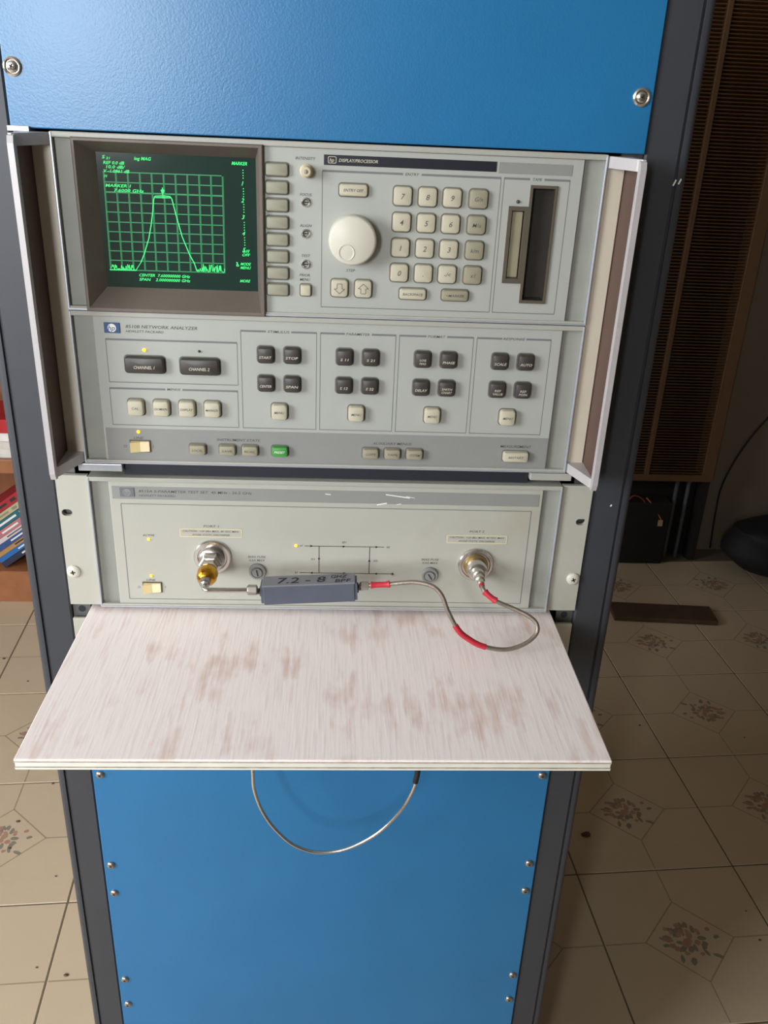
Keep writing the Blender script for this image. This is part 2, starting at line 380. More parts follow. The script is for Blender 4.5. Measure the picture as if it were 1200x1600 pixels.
b.box(XL-80, XL-40, y0, y1, z0, z0+40).box(XL-80, XL-40, y0, y1, z1-40, z1); tag(b.make('window_1', 'winframe', None, (XL, -1750, z0)), kind='structure')
b = MB()
for a, c in ((w0, w0+40), (w1-40, w1)): b.box(XL-80, XL-40, a, c, v0, v1)
b.box(XL-80, XL-40, w0, w1, v0, v0+40).box(XL-80, XL-40, w0, w1, v1-40, v1); tag(b.make('added_window_3', 'winframe', None, (XL, 50, v0)), kind='structure')  # frame of the opening added for the left floor fill
b = MB()
for a, c in ((x0, x0+40), (x1-40, x1)): b.box(a, c, YF-80, YF-40, -40, dz)
b.box(x0, x1, YF-80, YF-40, -40, 0).box(x0, x1, YF-80, YF-40, dz-40, dz); tag(b.make('window_2', 'winframe', None, (-980, YF, -40)), kind='structure')

# ================================================================== EQUIPMENT RACK
ZR = 420   # rack top
rack = thing('equipment_rack', (0, 0, ZF), 'tall charcoal steel equipment rack cabinet holding the beige instruments and blue panels', 'rack')
for s in (-1, 1):
    prof = [(242.5, 30), (242.5, 2.0), (244, 0.5), (268.6, 0.5), (269.2, 3.5), (271.0, 3.5), (271.6, 0.8)]
    for k in range(6):
        a = math.radians(90*k/5); prof.append((274+5*math.sin(a), 5.8-5*math.cos(a)))
    prof += [(279, 40), (246, 40)]
    b = MB(); b.rings([[(s*x, y, ZF+2) for x, y in prof], [(s*x, y, ZR) for x, y in prof]])
    p = b.make('front_post', 'rack', rack, (s*260, 0, ZF), smooth=30)
    c = MB().box(s*278.2-0.8, s*278.2+0.8, 40, 740, ZF+2, ZR); c.make('side_panel', 'rackside', rack, (s*278, 400, ZF))
    # mounting rail with punched holes, seen in the gap under the test set
    r = MB(); r.box(225.5 if s > 0 else -242, 242 if s > 0 else -225.5, 5, 8, ZF+60, ZR-20)
    ro = r.make('mounting_rail', 'zinc', rack, (s*232, 6, ZF+60))
    for zz in (-419.5, -433, -530):
        MB().lathe([(3.4, 0), (3.4, -0.3)], (s*233.5, 5, zz), seg=16).make('rail_hole', 'black', ro, (s*233.5, 5, zz))
MB().box(-279, 279, 1, 740, ZR, ZR+4).make('top_panel', 'rack', rack, (0, 400, ZR))
MB().box(-277, 277, 30, 738, ZF, ZF+40).make('base', 'rack', rack, (0, 400, ZF))
MB().box(-277, 277, 736, 740, ZF+40, ZR).make('rear_panel', 'rack', rack, (0, 738, ZF))
for x, z, a, l in ((269.5, -18.5, 0.25, 4.5), (273.5, -17.5, 0.25, 4.0), (261, -299, 0.9, 2.0)):
    c = MB(); c.line((x-l*0.2, z-l*0.5), (x+l*0.2, z+l*0.5), 1.3, 0.3); c.make('paint_chip', 'white', rack, (x, 0.3, z), smooth='flat')

def blank_panel(z0, z1, label, screws, washer, r, m='steel'):
    o = thing('blank_panel', (0, 0, z0), label, 'panel', 'blue blank panels of the rack')
    MB().rbox(-241.3, 241.3, -2.0, 1.5, z0, z1, 0.8).make('panel_sheet', 'blue', o, (0, 0, z0))
    for x, z in screws: screw(o, x, -2.0, z, r, washer, m)
    return o
blank_panel(1.2, ZR-4, 'glossy blue blank panel at the top of the rack above the display screen',
            [(-234.2, 42), (232, 41), (-234, 230), (232, 230)], 6.6, 4.4, 'chrome')
blank_panel(-1290, -536, 'blue blank panel at the foot of the rack below the wooden shelf',
            [(s*233.4, z) for s in (-1, 1) for z in (-616, -743.5, -786, -928, -971.5, -1150)], 0, 4.6)

# ================================================================== INSTRUMENT UNITS
def unit(name, zt, zb, label, cat):
    o = thing(name, (0, 0, zb), label, cat)
    MB().box(-211, 211, 17, 480, zb+0.5, zt-0.5).make('chassis', 'frame', o, (0, 240, zb))
    b = MB()
    b.rbox(-212.6, 212.6, -5.0, 12, zt-4.2, zt, 0.8)
    b.rbox(-212.6, 212.6, -5.0, 12, zb, zb+3.2, 0.8)
    b.make('front_frame', 'frame', o, (0, 0, zb))
    for s in (-1, 1):
        MB().rbox(s*211.8-0.8, s*211.8+0.8, -5.4, 12, zb+0.4, zt-0.4, 0.4).make('edge_trim', 'alu', o, (s*211.8, 0, zb))
        c = MB(); pr = [(s*210.9, 11), (s*210.9, -1.2), (s*206, -0.2), (s*198, 0.4), (s*194.6, 0.4), (s*194.6, 11)]
        c.rings([[(x, y, zb+3.2) for x, y in pr], [(x, y, zt-4.2) for x, y in pr]]); c.make('side_trim', 'trim', o, (s*203, 0, zb), smooth=40)
    MB().box(-212.2, 212.2, -5.7, -5.0, zb+0.2, zb+1.4).make('frame_line', 'alu', o, (0, -5, zb))
    return o
def group_box(b, x0, x1, z0, z1, label, y=-3.12, tw=16, th_=2.2, gap=True):
    cx = (x0+x1)/2
    if label:
        b.rect(x0, cx-tw/2-1.2, z1-0.8, z1+0.8, y, 0); b.rect(cx+tw/2+1.2, x1, z1-0.8, z1+0.8, y, 0)
    else: b.rect(x0, x1, z1-0.8, z1+0.8, y, 0)
    b.line((x0, z1), (x0, z0), 0.5, y, 0); b.line((x1, z1), (x1, z0), 0.5, y, 0); b.line((x0, z0), (x1, z0), 0.7, y, 0)

# ---------------------------------------------------------------- unit 1: display processor
d = unit('display_processor', 0.0, -132.6, 'beige display instrument with green screen, round dial and number keypad, below the top blue panel', 'instrument')
b = MB(); gxs = [-54, 141, 152.4, 156, 174.2, 194.5]; gzs = [-130.6, -113.5, -97, -43, -26.2, -4.4]
for i in range(5):
    for j in range(5):
        if (i == 1 and j == 2) or (i == 3 and 1 <= j <= 3): continue      # openings of the tape drive
        b.box(gxs[i], gxs[i+1], -3.0, 10, gzs[j], gzs[j+1])
b.make('front_panel', 'beige', d, (70, 0, -66))
# CRT bezel: sloped funnel
xo0, xo1, zo0, zo1 = -197, -53.8, -133.0, -3.2; xi0, xi1, zi0, zi1 = -182.9, -61.0, -115.4, -14.2
def fr(x0, x1, z0, z1, y): return [(x0, y, z0), (x1, y, z0), (x1, y, z1), (x0, y, z1)]
b = MB()
b.rings([fr(xo0, xo1, zo0, zo1, 10), fr(xo0, xo1, zo0, zo1, -6.5), fr(xo0+0.8, xo1-0.8, zo0+0.8, zo1-0.8, -7.5), fr(xo0+2.4, xo1-3.2, zo0+3.0, zo1-2.4, -7.5), fr(xi0, xi1, zi0, zi1, 11)], cap0=False, cap1=False)
b.make('screen_bezel', 'taupe', d, (-125, 0, -66))
scr = MB().box(xi0-1, xi1+1, 10.2, 14, zi0-1, zi1+1).make('screen', 'screen', d, (-122, 10, -65))
gy = 10.05
gx0, gx1, gz0, gz1 = -179.3, -87.6, -102.3, -28.0
b = MB()
for k in range(11):
    x = gx0+(gx1-gx0)*k/10; b.line((x+0.6, gz1), (x-0.4, gz0), 0.7, gy)
    z = gz1+(gz0-gz1)*k/10; b.line((gx0, z), (gx1, z+0.4), 0.75 if k != 2 else 1.1, gy)
    b.line((x+1.4, gz1), (x+0.4, gz0), 0.3, gy)
b.make('graticule', 'phosphor_dim', scr, (-133, gy, -65), smooth='flat')
b = MB()
tr = []
rr = random.Random(5)
x = gx0
while x < -159: tr.append((x, -102.0+rr.uniform(0, 1) ** 3*4.5)); x += 0.45
tr += [(-158.8, -101.3), (-155, -96), (-151.7, -88.9), (-147.2, -76.7), (-144.6, -66), (-142.6, -55.3), (-141.4, -47.0), (-140.2, -44.6), (-134, -44.2), (-128.6, -44.4), (-127.2, -46), (-124.6, -58.1), (-120.7, -74.5), (-115.3, -88.8), (-112, -95)]
x = -110.2
while x < gx1: tr.append((x, -101.6+rr.uniform(0, 1)**2*(6.5 if x > -106 else 4))); x += 0.45
for a, c in zip(tr, tr[1:]):
    if Vector(a) != Vector(c): b.line(a, c, 0.65 if -158 < a[0] < -111 else 0.4, gy-0.05)
b.line((gx0-1, -102.4), (-159, -102.2), 0.8, gy-0.05); b.line((-140, -45.6), (-128, -45.4), 0.5, gy-0.05)
for dx in (-1, 1): b.line((-134+dx*1.2, -39.8), (-134, -42.8), 0.6, gy-0.06)
b.line((-135.2, -39.8), (-132.8, -39.8), 0.6, gy-0.06); b.line((-134, -38), (-134, -46), 0.6, gy-0.06)
b.make('trace', 'phosphor', scr, (-133, gy, -65), smooth='flat')
MB().words(scr, 'phosphor', [('S', -178.6, -17.2, 2.4, 2, 'L'), ('21', -175.6, -18.0, 1.7, 2.6, 'L'), ('log MAG', -154, -17.4, 2.4, 12.5, 'L'), ('REF 0.0 dB', -178, -21.2, 2.3, 16, 'L'), ('10.0 dB/', -176, -24.2, 2.3, 14, 'L'), ('V -1.0861 dB', -178.6, -27.2, 2.3, 20, 'L'), ('H', -178, -31, 2.2, 1.8, 'L'),
    ('MARKER 1', -177.6, -37.8, 2.3, 19, 'L'), ('7.6000 GHz', -171.6, -41.2, 2.3, 23, 'L'), ('CENTER  7.600000000 GHz', -157, -105.8, 2.3, 41, 'L'), ('SPAN    2.000000000 GHz', -157, -109.2, 2.3, 41, 'L'),
    ('MARKER', -79.2, -18.0, 2.5, 12, 'L'), ('all', -72.5, -84.0, 2.2, 5, 'L'), ('OFF', -73.0, -87.0, 2.2, 6, 'L'), ('MODE', -74.4, -94.2, 2.2, 8, 'L'), ('MENU', -74.6, -97.2, 2.2, 8, 'L'), ('MORE', -75.2, -107.8, 2.2, 8, 'L')]
    + [(n, -71.4, -32.5-12.6*i, 3.2, None) for i, n in enumerate('12345')], gy-0.05, 0.3)
b = MB()
for k in range(30):
    if min(abs(22.85+k*1.95-32.5-12.6*i) for i in range(5)) > 2.4: b.rect(-71.2, -70.5, -22.5-k*1.95-0.7, -22.5-k*1.95, gy-0.04)
b.line((-78, -93), (-76, -96), 0.5, gy-0.05); b.line((-78, -96), (-76, -96), 0.5, gy-0.05); b.line((-78, -96), (-77, -93), 0.5, gy-0.05)
b.make('menu_marks', 'phosphor', scr, (-72, gy, -65), smooth='flat')
for i in range(8): key(d, -43.4, -20.5-12.95*i, 17.0, 9.2, 'key_soft', r=1.6, name='soft_key')
# small controls
b = MB(); b.lathe([(5.0, 0), (5.0, -3.5), (4.2, -4), (4.2, -9.5), (3.4, -10.6), (0.1, -10.8)], (-20.9, -3, -20.7)); k_ = b.make('intensity_knob', 'brass_knob', d, (-20.9, -3, -20.7), smooth=35)
MB().lathe([(1.6, -10.9), (0.9, -11.5), (0.05, -11.7)], (-20.9, -3, -20.7), seg=16).make('knob_tip', 'trim', k_, (-20.9, -3, -20.7), smooth=50)
for z in (-43.5, -67.0, -90.6):
    o = MB().lathe([(3.6, 0), (3.6, -1.2), (2.9, -1.8), (1.6, -0.6), (1.5, 1.0), (0.1, 1.0)], (-21.3, -3, z), seg=20).make('adjustment_screw', 'chrome', d, (-21.3, -3, z), smooth=35)
    MB().box(-23.6, -19.0, -4.4, -3.4, z-0.4, z+0.4).make('screw_slot', 'ink_black', o, (-21.3, -3, z))
key(d, -21.1, -111, 8.4, 8.8, 'key', r=1.4, name='menu_key')
MB().rbox(-7.6, 126.2, -3.5, -2.5, -15.8, -8.4, 0.2).make('name_strip', 'strip', d, (60, -3, -12))
MB().rbox(127.8, 186, -3.3, -2.5, -16.6, -8.6, 0.15).make('grey_strip', 'greyband', d, (157, -3, -12))
b = MB(); b.text('DISPLAY/PROCESSOR', 4.2, -12.0, 2.4, -3.62, wd=30, align='L')
b.rings([rrect(6.4, 5.0, 1.0, -3.62, cx=-1.2, cz=-12), rrect(5.6, 4.2, 0.8, -3.62, cx=-1.2, cz=-12)], cap0=False, cap1=False); b.text('hp', -1.2, -12, 2.6, -3.63, shear=0.3)
b.make('name_lettering', 'ink_pale', d, (10, -3.6, -12), smooth='flat')
b = MB(); group_box(b, -8.6, 130.5, -124.2, -20.1, 'ENTRY', tw=12); group_box(b, 133.0, 185.0, -124.2, -20.1, 'TAPE', tw=9)
b.make('printed_lines', 'ink_line', d, (60, -3.1, -70), smooth='flat')
MB().words(d, 'ink', [(q_, x, z, 2.1, wd) for q_, x, z, wd in (('INTENSITY', -21.5, -11.7, 15), ('FOCUS', -21.3, -37.9, 9), ('ALIGN', -21.3, -61.0, 9), ('TEST', -21.2, -84.0, 7), ('PRIOR', -21.7, -99.2, 8.5), ('MENU', -21.7, -102.7, 8), ('ENTRY', 61, -20.1, 10.5), ('TAPE', 159, -20.1, 7.5), ('STEP', 15.0, -94.3, 7))], -3.12)
key(d, 15.7, -33.2, 22.0, 9.0, 'key', 'ENTRY OFF', lw=15, r=2.0, lh=2.2)
b = MB(); b.lathe([(18.8, 0), (18.8, -13), (18.2, -14.6), (16.8, -15.4), (0.1, -15.4)], (15.8, -3, -69.6), seg=56); kn = b.make('tuning_dial', 'knob', d, (15.8, -3, -69.6), smooth=40)
b = MB(); b.lathe([(6.4, -15.45), (6.2, -15.9), (5.7, -15.9), (5.1, -15.2), (3.5, -14.6), (0.1, -14.45)], (11.2, -3, -78.4), seg=28); b.make('finger_dimple', 'knob', kn, (11.2, -3, -78.4), smooth=60)
for x, sgn in ((6.3, -1), (25.6, 1)):
    o = key(d, x, -108.4, 13.6, 13.8, 'key', name='step_key'); b = MB(); z = -108.4; y = -6.7
    pts = [(-4.2, 0.4*sgn), (0, 4.2*sgn), (4.2, 0.4*sgn), (2.0, 0.4*sgn), (2.0, -3.6*sgn), (-2.0, -3.6*sgn), (-2.0, 0.4*sgn), (-4.2, 0.4*sgn)]
    for a, c in zip(pts, pts[1:]): b.line((x+a[0], z+a[1]), (x+c[0], z+c[1]), 0.45, y)
    b.make('legend', 'ink', o, (x, y, z), smooth='flat')
rows = [['7', '8', '9', 'G/n'], ['4', '5', '6', 'M/u'], ['1', '2', '3', 'k/m'], ['0', '.', '-/<', 'x1']]
for r, row in enumerate(rows):
    for c, s in enumerate(row):
        key(d, (54.3, 73.9, 93.3, 114.0)[c], -36.1-19.5*r, 14.2, 14.0, 'key_dark' if c == 3 else 'key', s, lh=4.2 if len(s) == 1 else 3.2, ink='ink')
key(d, 66.1, -111.2, 21.6, 8.6, 'key', 'BACKSPACE', lw=16, lh=2.0, r=2.0); key(d, 100.9, -111.2, 21.6, 8.6, 'key_dark', '=MARKER', lw=15, lh=2.0, r=2.0)
# tape drive slot
b = MB(); b.rings([fr(154.4, 175.8, -115.7, -24.3, -2.5), fr(154.4, 175.8, -115.7, -24.3, -4.6), fr(156.4, 173.8, -113.2, -26.5, -4.6), fr(157.4, 173.0, -112.0, -28, 4)], mis=[0, 0, 1, 1], cap0=False)
ts = b.make('tape_slot', ['slot', 'slot_in'], d, (165, -3, -70))
b = MB(); b.rings([fr(138.6, 154.4, -100, -40.4, -2.5), fr(138.6, 154.4, -100, -40.4, -4.4), fr(141.4, 152.0, -96.5, -43.6, -4.4), fr(142.0, 151.6, -95.5, -44.4, -1.2)], mi=0, cap0=False, cap1=False)
tw_ = b.make('tape_window_frame', 'slot', d, (146, -3, -70)); MB().rbox(142.4, 150.8, -2.0, -0.5, -95.4, -44.5, 0.5).make('tape_window', 'olive', tw_, (146, -2, -70))
led(d, 145.5, -37.0, False, 1.5)
# tall handles that also run down past the unit below
for s in (-1, 1):
    fl_ = MB(); fl_.rbox(min(s*213, s*227.5), max(s*213, s*227.5), -2.2, 4, -258, -8, 0.6)
    hd_ = MB()
    hd_.prism_x([(-35.5, -2), (-40.5, -3), (-42, -8), (-42, -262), (-40, -267.5), (-35.5, -268)], s*227, s*231.5)      # front bar
    def gus(z0, z1, lean):      # limb running from the instrument frame out to the bar
        pl_ = [(s*213.2, 2), (s*213.2, -4), (s*226, -34), (s*229, -38), (s*231.5, -38), (s*231.5, 2)]
        hd_.rings([[(x, y, z0+lean*y/40) for x, y in pl_], [(x, y, z1+lean*y/40) for x, y in pl_]])
    gus(-9.5, -1.0, 0.5); gus(-264.5, -256.0, 2.5)
    h = hd_.make('handle', 'handle', d, (s*229, -20, -134))
    fl_.make('handle_flange', 'handle_flange', h, (s*220, 0, -134))
    MB().box(min(s*228, s*230.5), max(s*228, s*230.5), -37, 1, -258, -9).make('handle_insert', 'brown', h, (s*229, -17, -134))
MB().rbox(-243, -227, -4.5, -2.2, -1.2, 2.6, 0.4).make('metal_tab', 'alu', d, (-235, -3, 0))

# ---------------------------------------------------------------- unit 2: network analyzer keys
a = unit('network_analyzer', -133.2, -265.6, 'beige instrument with dark square keys and grey lower band, directly below the display', 'instrument')
MB().rbox(-194.6, 194.6, -3.0, 10, -263.8, -137.2, 0.8).make('front_panel', 'beige', a, (0, 0, -200))
MB().rbox(-192.6, 193.6, -3.35, -2.6, -262.6, -233.6, 0.15).make('lower_band', 'greyband', a, (0, -3, -248))
badge(a, -185.8, -173.0, -151.0, -142.4, 'logo_blue', 'white', -3)
b = MB(); group_box(b, -185.6, -78, -192.6, -156.3, None); group_box(b, -186, -78.6, -230.4, -198, 'MENUS', tw=12)
for x0_, x1_, s, tw in ((-74.8, -12, 'STIMULUS', 18.5), (-8.8, 54.1, 'PARAMETER', 20), (57.2, 119.6, 'FORMAT', 15), (122.6, 185.5, 'RESPONSE', 18)): group_box(b, x0_, x1_, -230.5, -146.0, s, tw=tw)
b.make('printed_lines', 'ink_line', a, (0, -3.1, -190), smooth='flat')
MB().words(a, 'ink', [('MENUS', -132.3, -197.8, 2.0, 11), ('STIMULUS', -43.4, -146, 2.1, 18), ('PARAMETER', 22.6, -146, 2.1, 19.6), ('FORMAT', 88.4, -146, 2.1, 14.4), ('RESPONSE', 154, -146, 2.1, 18), ('8510B NETWORK ANALYZER', -168.2, -145.2, 2.7, 58.5, 'L'), ('HEWLETT PACKARD', -168.3, -149.2, 2.0, 30.5, 'L')], -3.12)
MB().words(a, 'ink', [(q_, x, -241.9, 2.3, wd) for q_, x, wd in (('INSTRUMENT STATE', -79, 37), ('AUXILIARY MENUS', 55.4, 34), ('MEASUREMENT', 165.4, 27.5), ('LINE', -165, 8))] + [('O', -176.9, -249.8, 2.6, None), ('I', -153, -249.6, 2.6, None)], -3.45)
led(a, -154.6, -164.6, True); led(a, -109.5, -164.3, False, 1.2); led(a, -164.8, -236.4, True, y=-3.3)
rocker(a, -164, -249.4)
key(a, -154.7, -176.6, 32.6, 14.0, 'key_black', 'CHANNEL 1', lw=17, lh=2.6, d=5.5); key(a, -109.3, -176.8, 32.6, 14.0, 'key_black', 'CHANNEL 2', lw=17, lh=2.6, d=5.5)
for x, s, lw in ((-164.7, 'CAL', 6), (-143.2, 'DOMAIN', 10.5), (-121.7, 'DISPLAY', 10.5), (-100.2, 'MARKER', 10.5)): key(a, x, -213.9, 13.6, 13.8, 'key', s, lw=lw, lh=2.1, d=5.5)
for gx, names in ((-43.3, ('START', 'STOP', 'CENTER', 'SPAN')), (22.6, ('S 11', 'S 21', 'S 12', 'S 22')), (88.5, ('LOG/n/MAG', 'PHASE', 'DELAY', 'SMITH/n/CHART')), (154.4, ('SCALE', 'AUTO', 'REF/n/VALUE', 'REF/n/POSN'))):
    for i, s in enumerate(names):
        key(a, gx+(-11 if i % 2 == 0 else 11), -165.2 if i < 2 else -189.9, 13.4, 13.6, 'key_black', s, lw=10 if not s.startswith('S ') else 6.5, lh=2.2, d=5.5)
    key(a, gx+0.1, -214.5, 13.6, 13.8, 'key', 'MENU', lw=8, lh=2.1, d=5.5)
for x, s, m, wd in ((-114.4, 'LOCAL', 'key_dark', 14), (-88.7, 'SAVE', 'key_dark', 14), (-69.2, 'RECALL', 'key_dark', 14), (-43.2, 'PRESET', 'key_green', 14), (36.4, 'COPY', 'key_dark', 14), (55.6, 'TAPE', 'key_dark', 14), (75.2, 'SYSTEM', 'key_dark', 14.4), (165.5, 'RESTART', 'key', 22.5)):
    key(a, x, -250.7, wd, 9.2, m, s, lw=9 if wd < 20 else 13, lh=2.0, d=5.0, y=-3.3, r=1.8, ink='white' if m == 'key_green' else None)
# black strip painting the shade of the open gap, and bare metal lugs below this unit
MB().box(-181, 180.5, 1.0, 9, -278.0, -265.8).make('gap_shade_strip', 'black', a, (0, 3, -272))
for s in (-1, 1):
    MB().rbox(min(s*181, s*219), max(s*181, s*219), -5, 6, -273.4, -266.4, 0.8).make('metal_lug', 'alu' if s < 0 else 'frame', a, (s*200, 0, -270))

# ---------------------------------------------------------------- unit 3: test set
t = unit('test_set', -279.0, -411.0, 'beige test set with two chrome coaxial ports, just above the wooden shelf', 'instrument')
MB().rbox(-195, 195.5, -3.0, 10, -409.2, -283.2, 0.8).make('front_panel', 'stained', t, (0, 0, -345))
MB().rbox(-192.4, 192.4, -3.35, -2.6, -300.2, -288.0, 0.15).make('header_band', 'greyband', t, (0, -3, -294))
badge(t, -185.6, -172.8, -297.8, -289.2, 'logo_grey', 'greyband', -3.3)
MB().words(t, 'ink', [('8515A S-PARAMETER TEST SET  45 MHz - 26.5 GHz', -168.7, -292.2, 2.5, 100, 'L'), ('HEWLETT PACKARD', -168.8, -296.4, 1.9, 32, 'L')], -3.45)
MB().words(t, 'ink', [('ACTIVE', -163.3, -336.2, 2.1, 10.5), ('LINE', -164.2, -382.6, 2.1, 8), ('O', -175.8, -390.4, 2.4, None), ('I', -151.5, -390.2, 2.4, None), ('PORT 1', -106.3, -325.9, 2.2, 13.5), ('PORT 2', 138, -326.6, 2.2, 13.5)]
    + [i_ for x in (-65.5, 96.3) for i_ in (('BIAS FUSE', x, -356.6, 2.0, 16), ('0.5A MAX', x, -360.2, 2.0, 14.5))], -3.12)
b = MB(); b.outline(-185.6, 186.4, -403, -305, 0.7, -3.12); b.make('printed_lines', 'ink_line', t, (0, -3.1, -345), smooth='flat')
b = MB(); yy = -3.14
b.line((-21.4, -344.4), (52.3, -344.4), 0.6, yy); b.line((-26, -372.6), (60, -372.6), 0.6, yy); b.line((-8, -344.4), (-8, -372.6), 0.6, yy); b.line((39, -344.4), (39, -372.6), 0.6, yy)
def tri(x, z, dx, dz): b.add([(x+dx*1.6, yy, z+dz*1.6), (x-dx*1.2-dz*1.2, yy, z-dz*1.2+dx*1.2), (x-dx*1.2+dz*1.2, yy, z-dz*1.2-dx*1.2)], [(0, 1, 2)])
for x, z, dx, dz in ((-15, -344.4, 1, 0), (15, -344.4, 1, 0), (45.5, -344.4, 1, 0), (-8, -358, 0, -1), (39, -358.7, 0, 1), (-15, -372.6, -1, 0), (15, -372.6, -1, 0), (45.5, -372.6, -1, 0)): tri(x, z, dx, dz)
b.make('printed_diagram', 'ink_black', t, (15, -3.1, -358), smooth='flat')
MB().words(t, 'ink_black', [(q_, x, z, 2.0, None) for q_, x, z in (('a1', -24.4, -343.9), ('b2', 56.2, -344.2), ('S21', 15, -340.0), ('S11', -13.6, -358.1), ('S22', 44.8, -358.7), ('b1', -29.2, -372.4))], -3.14)
led(t, -29.4, -344.2, True, 1.4); led(t, 61.2, -372.6, False, 1.2); led(t, -163.5, -340.1, True, 1.2); led(t, -164, -378.2, True, 1.2)
rocker(t, -163.5, -390.2)
for x, z in ((-106.8, -332.8), (138.4, -334.6)):
    o = MB().rbox(x-28.6, x+28.6, -3.2, -2.8, z-4.5, z+4.5, 0.08, seg=1).make('caution_sticker', 'beige_ear', t, (x, -3, z))
    c = MB(); c.outline(x-27.8, x+27.8, z-3.9, z+3.9, 0.7, -3.28); c.make('sticker_border', 'sticker_y', o, (x, -3, z), smooth='flat')
    c = MB(); c.text('CAUTION : +20 dBm MAX, 40 VDC MAX', x, z+1.8, 1.9, -3.3, wd=51); c.text('AVOID STATIC DISCHARGE', x, z-1.8, 1.9, -3.3, wd=34); c.make('sticker_lettering', 'ink', o, (x, -3, z), smooth='flat')
for x, z, an in ((-65.2, -371.4, 1.4), (96.5, -372.6, 1.0)):
    o = MB().lathe([(8.0, 0), (8.0, -2.4), (7.2, -3.4), (5.8, -3.4), (5.6, -2.2), (4.6, -2.2), (4.4, -4.6), (0.1, -4.8)], (x, -3, z), seg=32).make('fuse_holder', 'greyband', t, (x, -3, z), smooth=35)
    c = MB(); c.xf = Matrix.Translation((x, -7.9, z)) @ Matrix.Rotation(an, 4, 'Y'); c.box(-3.2, 3.2, -0.3, 0.6, -0.5, 0.5); c.make('fuse_slot', 'ink_black', o, (x, -3, z))
# ports
x, z = -106.2, -357.0
p1 = MB().lathe([(17.2, 0), (17.2, -2.0), (16.2, -3.4), (13.6, -3.6), (12.9, -2.6), (11.6, -2.8)], (x, -3, z), seg=48).make('coaxial_port', 'chrome', t, (x, -3, z), smooth=35)
MB().lathe([(11.8, -1), (11.8, -9), (10.6, -10), (9.0, -10.4), (9.0, -16.5), (8.2, -17.2)], (x, -3, z), seg=36).make('port_collar', 'steel', p1, (x, -3, z), smooth=35)
b = MB(); b.lathe([(10.6, -11.5), (10.6, -17.5), (9.0, -19.0), (7.4, -19.4), (7.4, -28)], (x, -3, z), seg=6); b.make('port_nut', 'chrome', p1, (x, -3, z))
x2, z2 = 139.2, -360.6
p2 = MB().lathe([(16.8, 0), (16.8, -2.0), (15.8, -3.4), (13.8, -3.6), (13.0, -2.6), (11.6, -2.8)], (x2, -3, z2), seg=48).make('coaxial_port', 'chrome', t, (x2, -3, z2), smooth=35)
MB().lathe([(11.8, -1), (11.4, -5.0), (10.6, -6), (9.4, -6.2)], (x2, -3, z2), seg=36).make('port_collar', 'brass', p2, (x2, -3, z2), smooth=35)
MB().lathe([(9.4, -5), (9.4, -16), (8.6, -17.2), (6.4, -17.6), (5.6, -24), (4.2, -25)], (x2, -3, z2), seg=36).make('port_nut', 'chrome', p2, (x2, -3, z2), smooth=35)
# scratches where the paint is scraped on the header
b = MB()
for p_, q_, wd in (((51.6, -290.9), (73.6, -293.9), 1.0), ((44, -301.2), (53, -299.4), 1.2), ((62, -300.6), (66, -299.8), 0.7), ((-3, -291.5), (2, -292), 0.8), ((70, -292.4), (78, -293.8), 0.5)): b.line(p_, q_, wd, -3.42)
b.make('paint_scratch', 'white', t, (50, -3.4, -295), smooth='flat')
# ears
for s in (-1, 1):
    def slot_ring(cx, cz, w_, h_, y): return rrect(w_, h_, h_/2-0.01, y, n=5, cx=cx, cz=cz)
    e = MB(); sx0, sx1 = sorted((s*213.2, s*241.3)); cx, cz = s*234.4, -315.4
    # plate with a real slot: bridge outer rectangle to slot outline
    inner = slot_ring(cx, cz, 9.4, 6.4, 0)
    n = len(inner)
    def plate(y):
        return [(sx0, y, -410.6), (sx1, y, -410.6), (sx1, y, -279.0), (sx0, y, -279.0)]
    bm = bmesh.new()
    o4 = [bm.verts.new(p) for p in plate(-2.0)]; i4 = [bm.verts.new((p[0], -2.0, p[2])) for p in inner]
    ed = [bm.edges.new((o4[k], o4[(k+1) % 4])) for k in range(4)]+[bm.edges.new((i4[k], i4[(k+1) % n])) for k in range(n)]
    bmesh.ops.triangle_fill(bm, use_beauty=True, use_dissolve=False, edges=ed)
    r_ = bmesh.ops.extrude_face_region(bm, geom=bm.faces[:])
    for v in r_['geom']:
        if isinstance(v, bmesh.types.BMVert): v.co.y = 2.5
    bm.verts.index_update(); e.add([v.co[:] for v in bm.verts], [tuple(v.index for v in f.verts) for f in bm.faces]); bm.free()
    eo = e.make('mounting_ear', 'beige_ear', t, (s*227, 0, -345))
    screw(t, s*234.7, -2.0, -375.2, 6.2, 0, 'knob', 3.2, 'ear_screw')

# ================================================================== THINGS HANGING ON THE TEST SET
ad = thing('coaxial_adapter', (-106.2, -30, -365), 'gold plated ball shaped coaxial adapter screwed onto the left port', 'adapter')
MB().lathe([(5.5, -29.8), (8.2, -31.5), (9.4, -35.5), (9.4, -40), (8.4, -44.5), (6.4, -47.5), (5.0, -48.5)], (-106.2, 0, -357.0), seg=12, cap0=True).make('adapter_nut', 'gold', ad, (-106.2, -40, -357), smooth=25)
MB().lathe([(4.8, -48), (4.8, -55), (3.9, -56.5), (2.6, -57)], (-106.2, 0, -357.0), seg=8, cap0=True).make('adapter_tip', 'steel', ad, (-106.2, -52, -357))
ec = thing('semirigid_elbow', (-85, -60, -360), 'short bare metal coaxial elbow between the gold adapter and the slate filter box', 'cable')
MB().tube(spline([(-106.2, -55, -357), (-106, -61, -357.1), (-103.6, -64.4, -357.3), (-99, -64, -357.6), (-85, -62.5, -358.4), (-68, -59.8, -359.6)]), 2.2, 12).make('cable_jacket', 'chrome', ec, (-85, -60, -358), smooth=60)
